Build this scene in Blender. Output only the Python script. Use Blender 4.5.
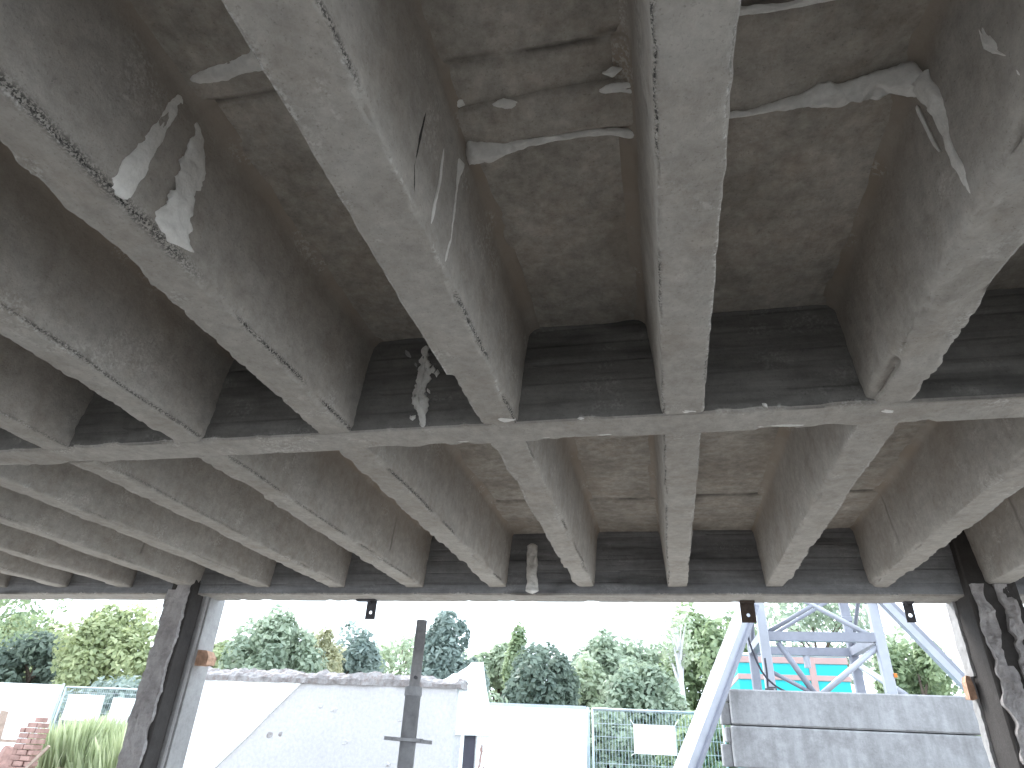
import bpy, math, random
import numpy as np
from mathutils import Vector, Matrix

# ------------------------------------------------------------------ clear
for o in list(bpy.data.objects):
    bpy.data.objects.remove(o, do_unlink=True)
sc = bpy.context.scene
COL = sc.collection
random.seed(7)
RNG = np.random.default_rng(11)

# ------------------------------------------------------------------ camera
F_PX = 638.63
YAW, PITCH, ROLL = 0.2403, 0.5133, 0.0517
cam_d = bpy.data.cameras.new('camera')
cam_d.sensor_fit = 'HORIZONTAL'
cam_d.sensor_width = 36.0
cam_d.lens = 36.0 * F_PX / 1024.0
cam_d.clip_start = 0.05
cam_d.clip_end = 500
cam = bpy.data.objects.new('camera', cam_d)
COL.objects.link(cam)
fw = Vector((-math.sin(YAW) * math.cos(PITCH), math.cos(YAW) * math.cos(PITCH), math.sin(PITCH)))
r0 = Vector((math.cos(YAW), math.sin(YAW), 0))
u0 = r0.cross(fw)
rt = r0 * math.cos(ROLL) + u0 * math.sin(ROLL)
up = -r0 * math.sin(ROLL) + u0 * math.cos(ROLL)
M = Matrix((rt, up, -fw)).transposed().to_4x4()
M.translation = Vector((0, 0, 1.6))
cam.matrix_world = M
sc.camera = cam

# ------------------------------------------------------------------ sky, sun, exposure
world = bpy.data.worlds.new('overcast_sky')
sc.world = world
world.use_nodes = True
bg = world.node_tree.nodes['Background']
bg.inputs['Color'].default_value = (0.77, 0.885, 1.0, 1)
bg.inputs['Strength'].default_value = 1.0
sun_d = bpy.data.lights.new('hazy_sun', 'SUN')
sun_d.energy = 1.4
sun_d.angle = math.radians(25)
sun_d.color = (1.0, 0.97, 0.92)
sun = bpy.data.objects.new('hazy_sun', sun_d)
COL.objects.link(sun)
sun.rotation_euler = (math.radians(50), 0, math.radians(-130))
vs = sc.view_settings
vs.view_transform = 'Standard'
vs.look = 'None'
vs.gamma = 1
vs.use_curve_mapping = False
vs.exposure = 1.97

# ------------------------------------------------------------------ helpers
def vnoise(x, y, z, seed=0):
    x, y, z = np.broadcast_arrays(np.asarray(x, float), np.asarray(y, float), np.asarray(z, float))
    xi, yi, zi = np.floor(x).astype(np.int64), np.floor(y).astype(np.int64), np.floor(z).astype(np.int64)
    fx, fy, fz = x - xi, y - yi, z - zi
    fx, fy, fz = fx*fx*(3-2*fx), fy*fy*(3-2*fy), fz*fz*(3-2*fz)
    def h(a, b, c):
        n = (a * 374761393 + b * 668265263 + c * 2147483647 + seed * 974634777) & 0xffffffff
        n = ((n ^ (n >> 13)) * 1274126177) & 0xffffffff
        n = ((n ^ (n >> 16)) * 2246822519) & 0xffffffff
        return ((n ^ (n >> 15)) & 0xffff) / 65535.0
    r = 0
    for dx in (0, 1):
        for dy in (0, 1):
            for dz in (0, 1):
                r = r + h(xi+dx, yi+dy, zi+dz) * (fx if dx else 1-fx) * (fy if dy else 1-fy) * (fz if dz else 1-fz)
    return r * 2 - 1

def fbm(x, y, z, seed=0, oct=3):
    r, a = 0, 1.0
    for k in range(oct):
        r = r + a * vnoise(x * 2**k, y * 2**k, z * 2**k, seed + k * 17)
        a *= 0.5
    return r

def sstep(a, b, x):
    t = np.clip((x - a) / (b - a), 0, 1)
    return t * t * (3 - 2 * t)

def tag(o, label=None, cat=None, group=None, kind=None):
    if label: o['label'] = label
    if cat: o['category'] = cat
    if group: o['group'] = group
    if kind: o['kind'] = kind
    return o

def empty(name, loc, label=None, cat=None, group=None):
    o = bpy.data.objects.new(name, None)
    o.empty_display_size = 0.1
    COL.objects.link(o)
    o.location = loc
    return tag(o, label, cat, group)

def link(name, me, mat, parent=None, smooth=False, world_coords=True):
    o = bpy.data.objects.new(name, me)
    COL.objects.link(o)
    if mat: me.materials.append(mat)
    if smooth:
        me.polygons.foreach_set('use_smooth', [True] * len(me.polygons))
    if parent is not None:
        o.parent = parent
        if world_coords:                       # vertices are given in world coordinates
            p, t = parent, Vector((0, 0, 0))
            while p:
                t += p.location
                p = p.parent
            o.location = -t
    return o

def mesh(name, V, Fc):
    me = bpy.data.meshes.new(name)
    me.from_pydata([tuple(v) for v in V], [], Fc)
    me.update()
    return me

def attr(me, name, vals):
    a = me.attributes.new(name, 'FLOAT', 'POINT')
    a.data.foreach_set('value', np.asarray(vals, dtype=np.float32).ravel())

def grid_mesh(name, V, close_u=False, caps=False):
    """V: array (n, m, 3) -> quads."""
    n, m, _ = V.shape
    me = bpy.data.meshes.new(name)
    idx = np.arange(n * m).reshape(n, m)
    if close_u:
        nxt = np.roll(idx, -1, axis=1)
        a, b, c, d = idx[:-1], nxt[:-1], nxt[1:], idx[1:]
    else:
        a, b, c, d = idx[:-1, :-1], idx[:-1, 1:], idx[1:, 1:], idx[1:, :-1]
    Q = np.stack([a, b, c, d], -1).reshape(-1, 4)
    faces = Q.tolist()
    if caps:
        faces.append(idx[0][::-1].tolist())
        faces.append(idx[-1].tolist())
    me.from_pydata(V.reshape(-1, 3).tolist(), [], faces)
    me.update()
    return me

class MB:
    """collects simple solids into ONE mesh"""
    def __init__(s): s.v, s.f = [], []
    def add(s, V, Fc):
        k = len(s.v)
        s.v += [tuple(v) for v in V]
        s.f += [tuple(i + k for i in q) for q in Fc]
        return s
    def box(s, a, b, bev=0.0):
        (x0, y0, z0), (x1, y1, z1) = a, b
        if bev <= 0:
            V = [(x0,y0,z0),(x1,y0,z0),(x1,y1,z0),(x0,y1,z0),(x0,y0,z1),(x1,y0,z1),(x1,y1,z1),(x0,y1,z1)]
            return s.add(V, [(0,3,2,1),(4,5,6,7),(0,1,5,4),(1,2,6,5),(2,3,7,6),(3,0,4,7)])
        c = bev
        ring = lambda z, i: [(x0+i+c,y0+i,z),(x1-i-c,y0+i,z),(x1-i,y0+i+c,z),(x1-i,y1-i-c,z),(x1-i-c,y1-i,z),(x0+i+c,y1-i,z),(x0+i,y1-i-c,z),(x0+i,y0+i+c,z)]
        V = ring(z0, c) + ring(z0 + c, 0) + ring(z1 - c, 0) + ring(z1, c)
        Fc = [tuple(range(7, -1, -1)), tuple(range(24, 32))]
        for l in range(3):
            for k in range(8):
                Fc.append((l*8+k, l*8+(k+1) % 8, l*8+8+(k+1) % 8, l*8+8+k))
        return s.add(V, Fc)
    def tube(s, pts, r, n=10, sq=False):
        pts = [Vector(p) for p in pts]
        rs = r if isinstance(r, (list, tuple)) else [r] * len(pts)
        V, Fc = [], []
        ref = None
        for i, p in enumerate(pts):
            t = (pts[min(i+1, len(pts)-1)] - pts[max(i-1, 0)]).normalized()
            if ref is None:
                ref = Vector((0, 0, 1)) if abs(t.z) < 0.9 else Vector((1, 0, 0))
            a = t.cross(ref).normalized(); b = a.cross(t).normalized()
            ref = b
            for k in range(n):
                th = 2 * math.pi * (k + (0.5 if sq else 0)) / n
                V.append(p + (a * math.cos(th) + b * math.sin(th)) * rs[i])
        for i in range(len(pts) - 1):
            for k in range(n):
                Fc.append((i*n+k, i*n+(k+1) % n, (i+1)*n+(k+1) % n, (i+1)*n+k))
        Fc.append(tuple(range(n-1, -1, -1)))
        Fc.append(tuple(range((len(pts)-1)*n, len(pts)*n)))
        return s.add(V, Fc)
    def bar(s, p, q, wd, ht):
        """rectangular bar from p to q; wd horizontal, ht the other way"""
        p, q = Vector(p), Vector(q)
        t = (q - p).normalized()
        ref = Vector((0, 0, 1)) if abs(t.z) < 0.95 else Vector((0, 1, 0))
        a = t.cross(ref).normalized() * wd / 2
        b = a.cross(t).normalized() * ht / 2
        V = [p-a-b, p+a-b, p+a+b, p-a+b, q-a-b, q+a-b, q+a+b, q-a+b]
        return s.add(V, [(0,3,2,1),(4,5,6,7),(0,1,5,4),(1,2,6,5),(2,3,7,6),(3,0,4,7)])
    def prism(s, poly, axis, a, b):
        """extrude a 2D polygon; axis 'y': poly in (x, z); axis 'x': poly in (y, z)"""
        n = len(poly)
        f = (lambda p, t: (p[0], t, p[1])) if axis == 'y' else (lambda p, t: (t, p[0], p[1]))
        V = [f(p, a) for p in poly] + [f(p, b) for p in poly]
        Fc = [tuple(range(n)), tuple(range(2*n-1, n-1, -1))]
        for k in range(n):
            Fc.append((k, k+n, (k+1) % n + n, (k+1) % n))
        return s.add(V, Fc)
    def build(s, name, mat, parent=None, smooth=False):
        me = mesh(name, s.v, s.f)
        import bmesh
        bm = bmesh.new(); bm.from_mesh(me)
        bmesh.ops.recalc_face_normals(bm, faces=bm.faces)
        bm.to_mesh(me); bm.free()
        return link(name, me, mat, parent, smooth)

# ------------------------------------------------------------------ materials
def new_mat(name):
    m = bpy.data.materials.new(name)
    m.use_nodes = True
    nt = m.node_tree
    return m, nt, nt.nodes['Principled BSDF']

def N(nt, t, **kw):
    n = nt.nodes.new(t)
    for k, v in kw.items(): setattr(n, k, v)
    return n

def noise_node(nt, scale, detail=6, rough=0.6, vec=None, sc3=None):
    tc = N(nt, 'ShaderNodeTexCoord')
    src = tc.outputs['Object']
    if sc3:
        mp = N(nt, 'ShaderNodeMapping')
        mp.inputs['Scale'].default_value = sc3
        nt.links.new(src, mp.inputs['Vector'])
        src = mp.outputs['Vector']
    n = N(nt, 'ShaderNodeTexNoise')
    n.inputs['Scale'].default_value = scale
    n.inputs['Detail'].default_value = detail
    n.inputs['Roughness'].default_value = rough
    nt.links.new(src, n.inputs['Vector'])
    return n.outputs['Fac']

def ramp(nt, fac, stops):
    r = N(nt, 'ShaderNodeValToRGB')
    e = r.color_ramp.elements
    while len(e) < len(stops): e.new(0.5)
    for el, (p, c) in zip(e, stops):
        el.position = p
        el.color = (c[0], c[1], c[2], 1) if isinstance(c, (tuple, list)) else (c, c, c, 1)
    nt.links.new(fac, r.inputs['Fac'])
    return r.outputs['Color']

def mix(nt, fac, a, b, mode='MIX'):
    m = N(nt, 'ShaderNodeMix', data_type='RGBA', blend_type=mode)
    for sock, v in (('Factor', fac), ('A', a), ('B', b)):
        i = [x for x in m.inputs if x.name == sock and (x.type == ('VALUE' if sock == 'Factor' else 'RGBA'))][0]
        if isinstance(v, bpy.types.NodeSocket): nt.links.new(v, i)
        elif isinstance(v, (int, float)): i.default_value = v
        else: i.default_value = (v[0], v[1], v[2], 1)
    return [x for x in m.outputs if x.type == 'RGBA'][0]

def concrete(name, lo, hi, stain, stain_amt=0.5, bump=0.25, attrs=True, sc3=None, blotch=1.3, speck=True, pale=None, mott=(0.86, 1.10), tone=(0.33, 0.275, 0.23)):
    m, nt, bs = new_mat(name)
    big = noise_node(nt, blotch, 8, 0.66, sc3=sc3)
    col = ramp(nt, big, [(0.3, lo), (0.72, hi)])
    st = ramp(nt, noise_node(nt, blotch * 1.9 + 0.31, 6, 0.72), [(0.46, 0.0), (0.68, stain_amt)])
    col = mix(nt, st, col, stain)
    mot = ramp(nt, noise_node(nt, 17, 7, 0.75), [(0.32, mott[0]), (0.68, mott[1])])
    col = mix(nt, 1.0, col, mot, 'MULTIPLY')
    if pale:
        pl = ramp(nt, noise_node(nt, 3.3, 9, 0.78), [(0.52, 0.0), (0.80, 0.45)])
        col = mix(nt, pl, col, pale)
    if speck:
        sp = ramp(nt, noise_node(nt, 120, 3, 0.6), [(0.28, 0.72), (0.40, 1.0)])
        col = mix(nt, 1.0, col, sp, 'MULTIPLY')
    bh = noise_node(nt, 55, 6, 0.72)
    if attrs:
        at = N(nt, 'ShaderNodeAttribute', attribute_name='rust')
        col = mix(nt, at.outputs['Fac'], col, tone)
        fine = ramp(nt, noise_node(nt, 130, 4, 0.65), [(0.46, 0.0), (0.52, 1.0)])
        mid_ = ramp(nt, noise_node(nt, 60, 4, 0.7), [(0.50, 0.0), (0.60, 1.0)])
        for an, c, msk in (('lime', (0.70, 0.68, 0.66), mid_), ('pit', (0.035, 0.033, 0.032), None), ('row', (0.04, 0.038, 0.037), fine)):  # pit and row: painted shade of holes, with joints and dark blotches
            at = N(nt, 'ShaderNodeAttribute', attribute_name=an)
            f = at.outputs['Fac']
            if msk is not None: f = mix(nt, 1.0, at.outputs['Color'], msk, 'MULTIPLY')
            col = mix(nt, f, col, c)
    nt.links.new(col, bs.inputs['Base Color'])
    bs.inputs['Roughness'].default_value = 0.92
    bs.inputs['Specular IOR Level'].default_value = 0.2
    bp = N(nt, 'ShaderNodeBump')
    bp.inputs['Strength'].default_value = bump
    bp.inputs['Distance'].default_value = 0.012
    nt.links.new(bh, bp.inputs['Height'])
    nt.links.new(bp.outputs['Normal'], bs.inputs['Normal'])
    return m

def flat(name, c, rough=0.6, metal=0.0, var=0.15, scale=6, bump=0.0):
    m, nt, bs = new_mat(name)
    d = tuple(x * (1 - var) for x in c)
    e = tuple(min(1, x * (1 + var)) for x in c)
    col = ramp(nt, noise_node(nt, scale, 6, 0.65), [(0.3, d), (0.7, e)])
    nt.links.new(col, bs.inputs['Base Color'])
    bs.inputs['Roughness'].default_value = rough
    bs.inputs['Metallic'].default_value = metal
    if bump:
        bp = N(nt, 'ShaderNodeBump')
        bp.inputs['Strength'].default_value = bump
        bp.inputs['Distance'].default_value = 0.02
        nt.links.new(noise_node(nt, scale * 8, 6, 0.7), bp.inputs['Height'])
        nt.links.new(bp.outputs['Normal'], bs.inputs['Normal'])
    return m

def leaf_mat(name, dark, light):
    m, nt, bs = new_mat(name)
    at = N(nt, 'ShaderNodeAttribute', attribute_name='tint')
    col = ramp(nt, at.outputs['Fac'], [(0.0, dark), (1.0, light)])
    nt.links.new(col, bs.inputs['Base Color'])
    bs.inputs['Roughness'].default_value = 0.6
    tr = N(nt, 'ShaderNodeBsdfTranslucent')
    nt.links.new(col, tr.inputs['Color'])
    ms = N(nt, 'ShaderNodeMixShader')
    ms.inputs[0].default_value = 0.4
    nt.links.new(bs.outputs[0], ms.inputs[1])
    nt.links.new(tr.outputs[0], ms.inputs[2])
    nt.links.new(ms.outputs[0], nt.nodes['Material Output'].inputs['Surface'])
    return m

MAT = dict(
    rib=concrete('rib_concrete', (0.375, 0.345, 0.316), (0.49, 0.46, 0.432), (0.33, 0.285, 0.245), 0.5, 0.55, pale=(0.52, 0.50, 0.48), mott=(0.80, 1.15), blotch=1.9),
    slab=concrete('slab_concrete', (0.275, 0.246, 0.218), (0.57, 0.53, 0.485), (0.31, 0.243, 0.195), 0.5, 0.45, blotch=2.6, mott=(0.70, 1.18)),
    beam=concrete('board_marked_concrete', (0.135, 0.128, 0.122), (0.24, 0.23, 0.22), (0.10, 0.096, 0.095), 0.5, 0.3, sc3=(0.6, 1, 5)),
    edge=concrete('edge_beam_concrete', (0.185, 0.183, 0.19), (0.32, 0.318, 0.33), (0.14, 0.138, 0.147), 0.5, 0.3, sc3=(0.6, 1, 5)),
    mortar=concrete('lime_mortar', (0.78, 0.75, 0.72), (0.90, 0.88, 0.86), (0.68, 0.65, 0.62), 0.3, 0.6, attrs=False, blotch=9, speck=False),
    render=concrete('column_plaster', (0.33, 0.305, 0.305), (0.52, 0.49, 0.485), (0.20, 0.18, 0.178), 0.55, 0.8, attrs=False, blotch=5),
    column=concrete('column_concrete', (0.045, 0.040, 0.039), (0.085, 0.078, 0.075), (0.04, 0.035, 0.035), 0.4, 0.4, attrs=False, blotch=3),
    reveal=concrete('pale_reveal', (0.31, 0.30, 0.30), (0.43, 0.42, 0.42), (0.25, 0.24, 0.24), 0.4, 0.2, attrs=False, blotch=3, sc3=(1, 1, 0.25)),
    floor=concrete('floor_concrete', (0.29, 0.265, 0.235), (0.39, 0.36, 0.325), (0.25, 0.22, 0.19), 0.4, 0.3, attrs=False, blotch=0.7),
    wall=concrete('wall_plaster', (0.25, 0.24, 0.23), (0.36, 0.35, 0.335), (0.2, 0.18, 0.16), 0.4, 0.3, attrs=False, blotch=0.8),
    ballast=concrete('ballast_concrete', (0.25, 0.245, 0.25), (0.42, 0.415, 0.43), (0.20, 0.193, 0.197), 0.65, 0.3, attrs=False, blotch=2.2, sc3=(2.6, 1, 0.35)),
    ruin=concrete('ruin_plaster', (0.50, 0.48, 0.485), (0.55, 0.53, 0.535), (0.46, 0.44, 0.44), 0.3, 0.15, attrs=False, blotch=1.4, speck=False),
    whitewash_and_sunlit=concrete('whitewash_and_sunlit', (0.84, 0.84, 0.84), (0.90, 0.90, 0.90), (0.80, 0.79, 0.78), 0.3, 0.1, attrs=False, blotch=1.4, speck=False),  # white plaster; also paints the sunlit part of the ruined wall
    coping=concrete('broken_coping', (0.20, 0.18, 0.18), (0.46, 0.44, 0.44), (0.20, 0.14, 0.12), 0.7, 0.7, attrs=False, blotch=5),
    brick=flat('brick', (0.56, 0.34, 0.235), 0.9, 0, 0.3, 20, 0.5),
    oldbrick=flat('weathered_brick', (0.36, 0.22, 0.19), 0.9, 0, 0.3, 7, 0.5),
    ground=flat('bare_ground', (0.345, 0.335, 0.315), 0.95, 0, 0.25, 0.8, 0.5),
    white=flat('white_panel', (0.86, 0.87, 0.87), 0.5, 0, 0.03, 1.5),
    sign=flat('white_sign', (0.82, 0.82, 0.83), 0.5, 0, 0.03, 3),
    galv=flat('galvanised_steel', (0.46, 0.51, 0.55), 0.45, 0.35, 0.12, 9),
    crane=flat('crane_grey_paint', (0.25, 0.255, 0.30), 0.5, 0.1, 0.15, 4),
    crane_light=flat('crane_pale_paint', (0.40, 0.41, 0.46), 0.45, 0.1, 0.1, 4),
    dark_steel=flat('dark_steel', (0.085, 0.08, 0.09), 0.6, 0.4, 0.3, 14),
    rusty=flat('rusty_steel', (0.085, 0.06, 0.05), 0.75, 0.3, 0.35, 22),
    prop=flat('prop_steel', (0.36, 0.35, 0.36), 0.6, 0.1, 0.25, 18),
    prop_dark=flat('prop_steel_inner', (0.29, 0.275, 0.275), 0.6, 0.1, 0.25, 22),
    cable=flat('cable_rubber', (0.04, 0.04, 0.055), 0.6),
    cyan=flat('turquoise_paint', (0.02, 0.52, 0.56), 0.5, 0, 0.06, 2),
    salmon=flat('salmon_paint', (0.50, 0.33, 0.31), 0.6, 0, 0.08, 3),
    timber=flat('old_timber', (0.36, 0.27, 0.22), 0.9, 0, 0.25, 8, 0.3),
    door=flat('dark_doorway', (0.045, 0.038, 0.055), 0.7, 0, 0.2, 5),
    orange=flat('orange_plastic', (0.65, 0.2, 0.03), 0.4, 0, 0.05),
    bark=flat('bark', (0.13, 0.10, 0.08), 0.95, 0, 0.3, 5, 0.5),
    birchbark=flat('birch_bark', (0.62, 0.60, 0.62), 0.8, 0, 0.2, 3, 0.3),
    grass=leaf_mat('grass_blades', (0.33, 0.39, 0.22), (0.64, 0.69, 0.46)),
)

# ------------------------------------------------------------------ the ribbed ceiling
SOF, SLAB, PITCH_X = 2.845, 3.344, 0.8      # rib soffit, slab underside, rib spacing
W, DR, HD = 0.1652, 0.082, SLAB - SOF
Y_MID0, Y_MID1 = 2.495, 2.682               # cross beam
Y_EDGE0, Y_EDGE1 = 5.81, 6.12               # edge beam
Y_BACK0, Y_BACK1 = -1.00, -0.82             # cross beam behind the camera
I0, I1 = -9, 10
rib_x = lambda i: 0.1366 + (i - 4) * PITCH_X
JOINTS = (1.09, 4.925)                      # joints of the formwork pans
X0, X1 = rib_x(I0) - 0.4, rib_x(I1) + 0.4

def make_slab():
    xs = np.concatenate([np.arange(X0, rib_x(-1), 0.12), np.arange(rib_x(-1), rib_x(7), 0.035), np.arange(rib_x(7), X1, 0.12)])
    ys = np.concatenate([np.arange(-4.2, 0.6, 0.2), np.arange(0.6, 2.6, 0.02), np.arange(2.6, 6.13, 0.03)])
    Xg, Yg = np.meshgrid(xs, ys)
    Z = np.full_like(Xg, SLAB)
    Z += 0.006 * fbm(Xg * 2.2, Yg * 2.2, 0, 5) + 0.003 * fbm(Xg * 14, Yg * 14, 0, 8)
    bay = np.floor((Xg - rib_x(0)) / PITCH_X)
    for j, s in ((1.09, 1), (4.925, -1)):
        wob = j + 0.012 * vnoise(Xg * 5, bay, 0, 3) + 0.02 * vnoise(0, bay, 7, 3)
        Z -= 0.012 * (sstep(-0.006, 0.006, (wob - Yg) * s))
        Z += 0.010 * np.exp(-((Yg - wob) / 0.010) ** 2)
    V = np.stack([Xg, Yg, Z], -1)
    n, m = Xg.shape
    me = bpy.data.meshes.new('ceiling')
    verts = V.reshape(-1, 3).tolist()
    idx = np.arange(n * m).reshape(n, m)
    faces = np.stack([idx[:-1, :-1], idx[1:, :-1], idx[1:, 1:], idx[:-1, 1:]], -1).reshape(-1, 4).tolist()
    k = len(verts)
    ring = np.concatenate([idx[0], idx[1:, -1], idx[-1, :-1][::-1], idx[1:-1, 0][::-1]]).tolist()
    for r in ring: verts.append((verts[r][0], verts[r][1], SLAB + 0.22))
    L = len(ring)
    for a in range(L):
        b = (a + 1) % L
        faces.append((ring[a], ring[b], k + b, k + a))
    faces.append(tuple(range(k, k + L)))
    me.from_pydata(verts, [], faces)
    me.update()
    joint = np.zeros_like(Xg)
    for j in JOINTS:
        wob = j + 0.012 * vnoise(Xg * 5, bay, 0, 3) + 0.02 * vnoise(0, bay, 7, 3)
        joint += 0.7 * np.exp(-((Yg - wob) / 0.012) ** 2) * sstep(-1.0, -0.3, vnoise(Xg * 6, Yg, 1, 9))
    lime = 0.15 * sstep(0.35, 0.8, fbm(Xg * 9, Yg * 9, 3, 31, 3)) * sstep(0.0, 0.5, fbm(Xg * 1.3, Yg * 1.3, 1, 12, 2))
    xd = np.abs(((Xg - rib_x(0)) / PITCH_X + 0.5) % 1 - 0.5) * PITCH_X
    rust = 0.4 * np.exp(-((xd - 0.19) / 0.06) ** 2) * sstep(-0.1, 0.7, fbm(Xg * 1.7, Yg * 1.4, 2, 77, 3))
    pad = np.zeros(L)
    attr(me, 'pit', np.concatenate([joint.ravel(), pad]))
    attr(me, 'lime', np.concatenate([lime.ravel(), pad]))
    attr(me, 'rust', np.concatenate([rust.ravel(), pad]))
    return me

ceiling = link('ceiling', make_slab(), MAT['slab'])
tag(ceiling, 'stained brown concrete slab of the ribbed ceiling overhead', kind='structure')

def rib_profile(fine):
    """right half of the cross section: list of (x, z, d) with d = distance from the arris (negative on the soffit)"""
    a = W / 2
    d1 = [0.004, 0.010, 0.016, 0.022, 0.030, 0.042] if fine else [0.010, 0.026]
    pts = [(0.0, 0.0, -a)]
    if fine: pts.append((a * 0.35, 0, -a * 0.65))
    for d in d1[::-1]:
        if d < a * 0.6: pts.append((a - d, 0.0, -d))
    pts.append((a - 0.0015, 0.0015, 0.0))
    for d in d1: pts.append((a + DR * d, d, d))
    rf = 0.055
    for h in (np.linspace(0.06, HD - rf, 14 if fine else 6)): pts.append((a + DR * h, h, h))
    cx, cz = a + DR * (HD - rf) + rf, HD - rf
    for t in np.linspace(0, math.pi / 2, 6)[1:]:
        pts.append((cx - rf * math.cos(t), cz + rf * math.sin(t), HD - rf + 0.01 + rf * t))
    pts.append((cx + 0.01, HD + 0.03, HD + 0.06))
    return np.array(pts)

def make_rib(i, y0, y1, fine, near):
    hp = rib_profile(fine)
    left = hp[1:][::-1].copy(); left[:, 0] *= -1
    prof = np.concatenate([left, hp])
    side = np.concatenate([-np.ones(len(left)), np.ones(len(hp))])
    dy = 0.009 if (fine and near) else (0.02 if fine else 0.06)
    ys = np.linspace(y0, y1, max(8, int((y1 - y0) / dy)))
    # profile normals
    t = np.gradient(prof[:, :2], axis=0)
    nrm = np.stack([t[:, 1], -t[:, 0]], -1)
    nrm /= np.linalg.norm(nrm, axis=1, keepdims=True) + 1e-9
    Yg, K = np.meshgrid(ys, np.arange(len(prof)), indexing='ij')
    px, pz, d = prof[K, 0], prof[K, 1], prof[K, 2]
    nx, nz, sd = nrm[K, 0], nrm[K, 1], side[K]
    s = 100 * (i + 20) + (1 if near else 2)
    rough = 2.6 if i == 5 and near else 1.0
    ad = np.abs(d)
    X = rib_x(i) + px
    Z = SOF + pz
    disp = 0.004 * fbm(Yg * 2.5, X * 4, Z * 4, s) + 0.0028 * fbm(Yg * 18, X * 18, Z * 18, s + 3, 4)
    disp += (rough - 1) * 0.007 * fbm(Yg * 9, X * 12, Z * 12, s + 5) * np.exp(-(np.maximum(d, 0) / 0.05) ** 2)
    disp[pz > HD - 0.03] *= 0.3
    # chipped arrises
    chip = sstep(0.12, 0.75, fbm(Yg * 7, sd * 5, 0, s + 9, 4)) * np.exp(-(ad / 0.014) ** 2)
    chip2 = sstep(0.35, 0.8, fbm(Yg * 2.2, sd * 5, 3, s + 19, 3)) * np.exp(-(ad / 0.024) ** 2)
    chip3 = np.maximum(0, fbm(Yg * 38, sd * 9, d * 30, s + 77, 2)) * np.exp(-(ad / 0.011) ** 2)
    cd = (0.010 * chip + 0.016 * chip2 * rough + 0.006 * chip3)
    # row of honeycomb pits just above the arris, their inner shade painted dark
    rowamt = {1: 0.8, 2: 1.0, 3: 1.0, 4: 0.8}.get(i, 0.45)
    pit = (vnoise(Yg * 55, d * 40, sd, s + 23) > 0.22) * sstep(-0.25, 0.35, vnoise(Yg * 4.2, sd, 2, s + 29))
    line = 0.011 + 0.007 * vnoise(Yg * 3, sd, 5, s + 31)
    pit = pit * np.exp(-((d - line) / 0.0075) ** 2) * (d > -0.003) * rowamt * np.where(sd > 0, 1.0, 0.35)
    if i == 4: pit = np.maximum(pit, (vnoise(Yg * 55, d * 40, 2, s + 24) > 0.25) * np.exp(-((d - 0.002) / 0.008) ** 2) * (sd < 0) * 0.9)
    groove = np.zeros_like(X)
    for j in JOINTS:
        groove += np.exp(-((Yg - j - 0.01 * vnoise(Z * 6, i, sd, 4)) / 0.011) ** 2) * (d > 0.09) * sstep(-0.3, 0.3, vnoise(Z * 5, i * 3.1, sd * 7, 41))
    row = np.exp(-((d - line) / 0.010) ** 2) * sstep(-0.35, 0.3, vnoise(Yg * 4.2, sd, 2, s + 29)) * rowamt * np.where(sd > 0, 1.0, 0.3)
    if i == 2 and near:
        hc = np.exp(-((d - 0.012) / 0.022) ** 2) * (sd > 0) * sstep(1.45, 1.2, Yg)
        row = np.maximum(row, 0.85 * hc)
        disp = disp + 0.012 * hc * fbm(Yg * 30, d * 40, 0, 99, 3)
    if i == 4: row = np.maximum(row, np.exp(-((d - 0.004) / 0.009) ** 2) * (sd < 0) * sstep(-0.5, 0.2, vnoise(Yg * 5, 0, 2, 33)))
    disp = disp - 0.006 * pit - 0.006 * groove
    if i == 3 and near: cd = cd * np.where((sd < 0) & (Yg < 2.05), 0.12, 1.0)
    if i == 4: cd = cd * 0.6
    X = X + nx * disp - np.sign(px) * cd
    Z = Z + nz * disp + cd * 0.8
    if i == 3 and near:                         # a thin fin of concrete along the left arris that ends abruptly
        fin = (sd < 0) * np.exp(-(ad / 0.007) ** 2) * (1 - sstep(2.035, 2.05, Yg)) * sstep(0.2, 0.5, Yg)
        X = X - 0.022 * fin
        Z = Z - 0.004 * fin
        bite = (sd < 0) * np.exp(-(ad / 0.02) ** 2) * sstep(2.05, 2.06, Yg)
        X = X + 0.014 * bite * (0.6 + 0.6 * vnoise(Yg * 16, 0, 0, 5))
    V = np.stack([X, Yg, Z], -1)
    me = grid_mesh('rib', V, caps=True)
    lime = 0.7 * sstep(0.2, 0.7, fbm(Yg * 8, sd * 4, d * 20, s + 51, 3)) * np.exp(-(ad / 0.012) ** 2) * sstep(-0.3, 0.3, vnoise(Yg * 2, sd, 1, s + 53))
    lime += 0.4 * sstep(0.42, 0.8, fbm(Yg * 7, X * 9, Z * 9, s + 57, 3))
    if i == 4: lime += 0.9 * np.exp(-(ad / 0.006) ** 2) * sstep(-0.3, 0.3, vnoise(Yg * 4, sd, 3, 91)) * np.where(sd > 0, 1, .6)
    if i == 3: lime += 0.9 * np.exp(-(ad / 0.005) ** 2) * (sd < 0) * sstep(-0.1, 0.4, vnoise(Yg * 6, sd, 3, 92))
    lime = np.clip(lime, 0, 1) * (1 - np.clip(pit, 0, 1))
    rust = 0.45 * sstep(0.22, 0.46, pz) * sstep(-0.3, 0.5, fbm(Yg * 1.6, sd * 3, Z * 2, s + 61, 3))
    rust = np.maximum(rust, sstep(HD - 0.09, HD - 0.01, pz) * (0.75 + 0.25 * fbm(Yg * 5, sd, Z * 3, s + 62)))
    attr(me, 'pit', np.clip(pit * 0.25 + groove * 0.55, 0, 1))
    attr(me, 'row', np.clip(row, 0, 1))
    attr(me, 'lime', lime)
    attr(me, 'rust', rust)
    return me

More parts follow.
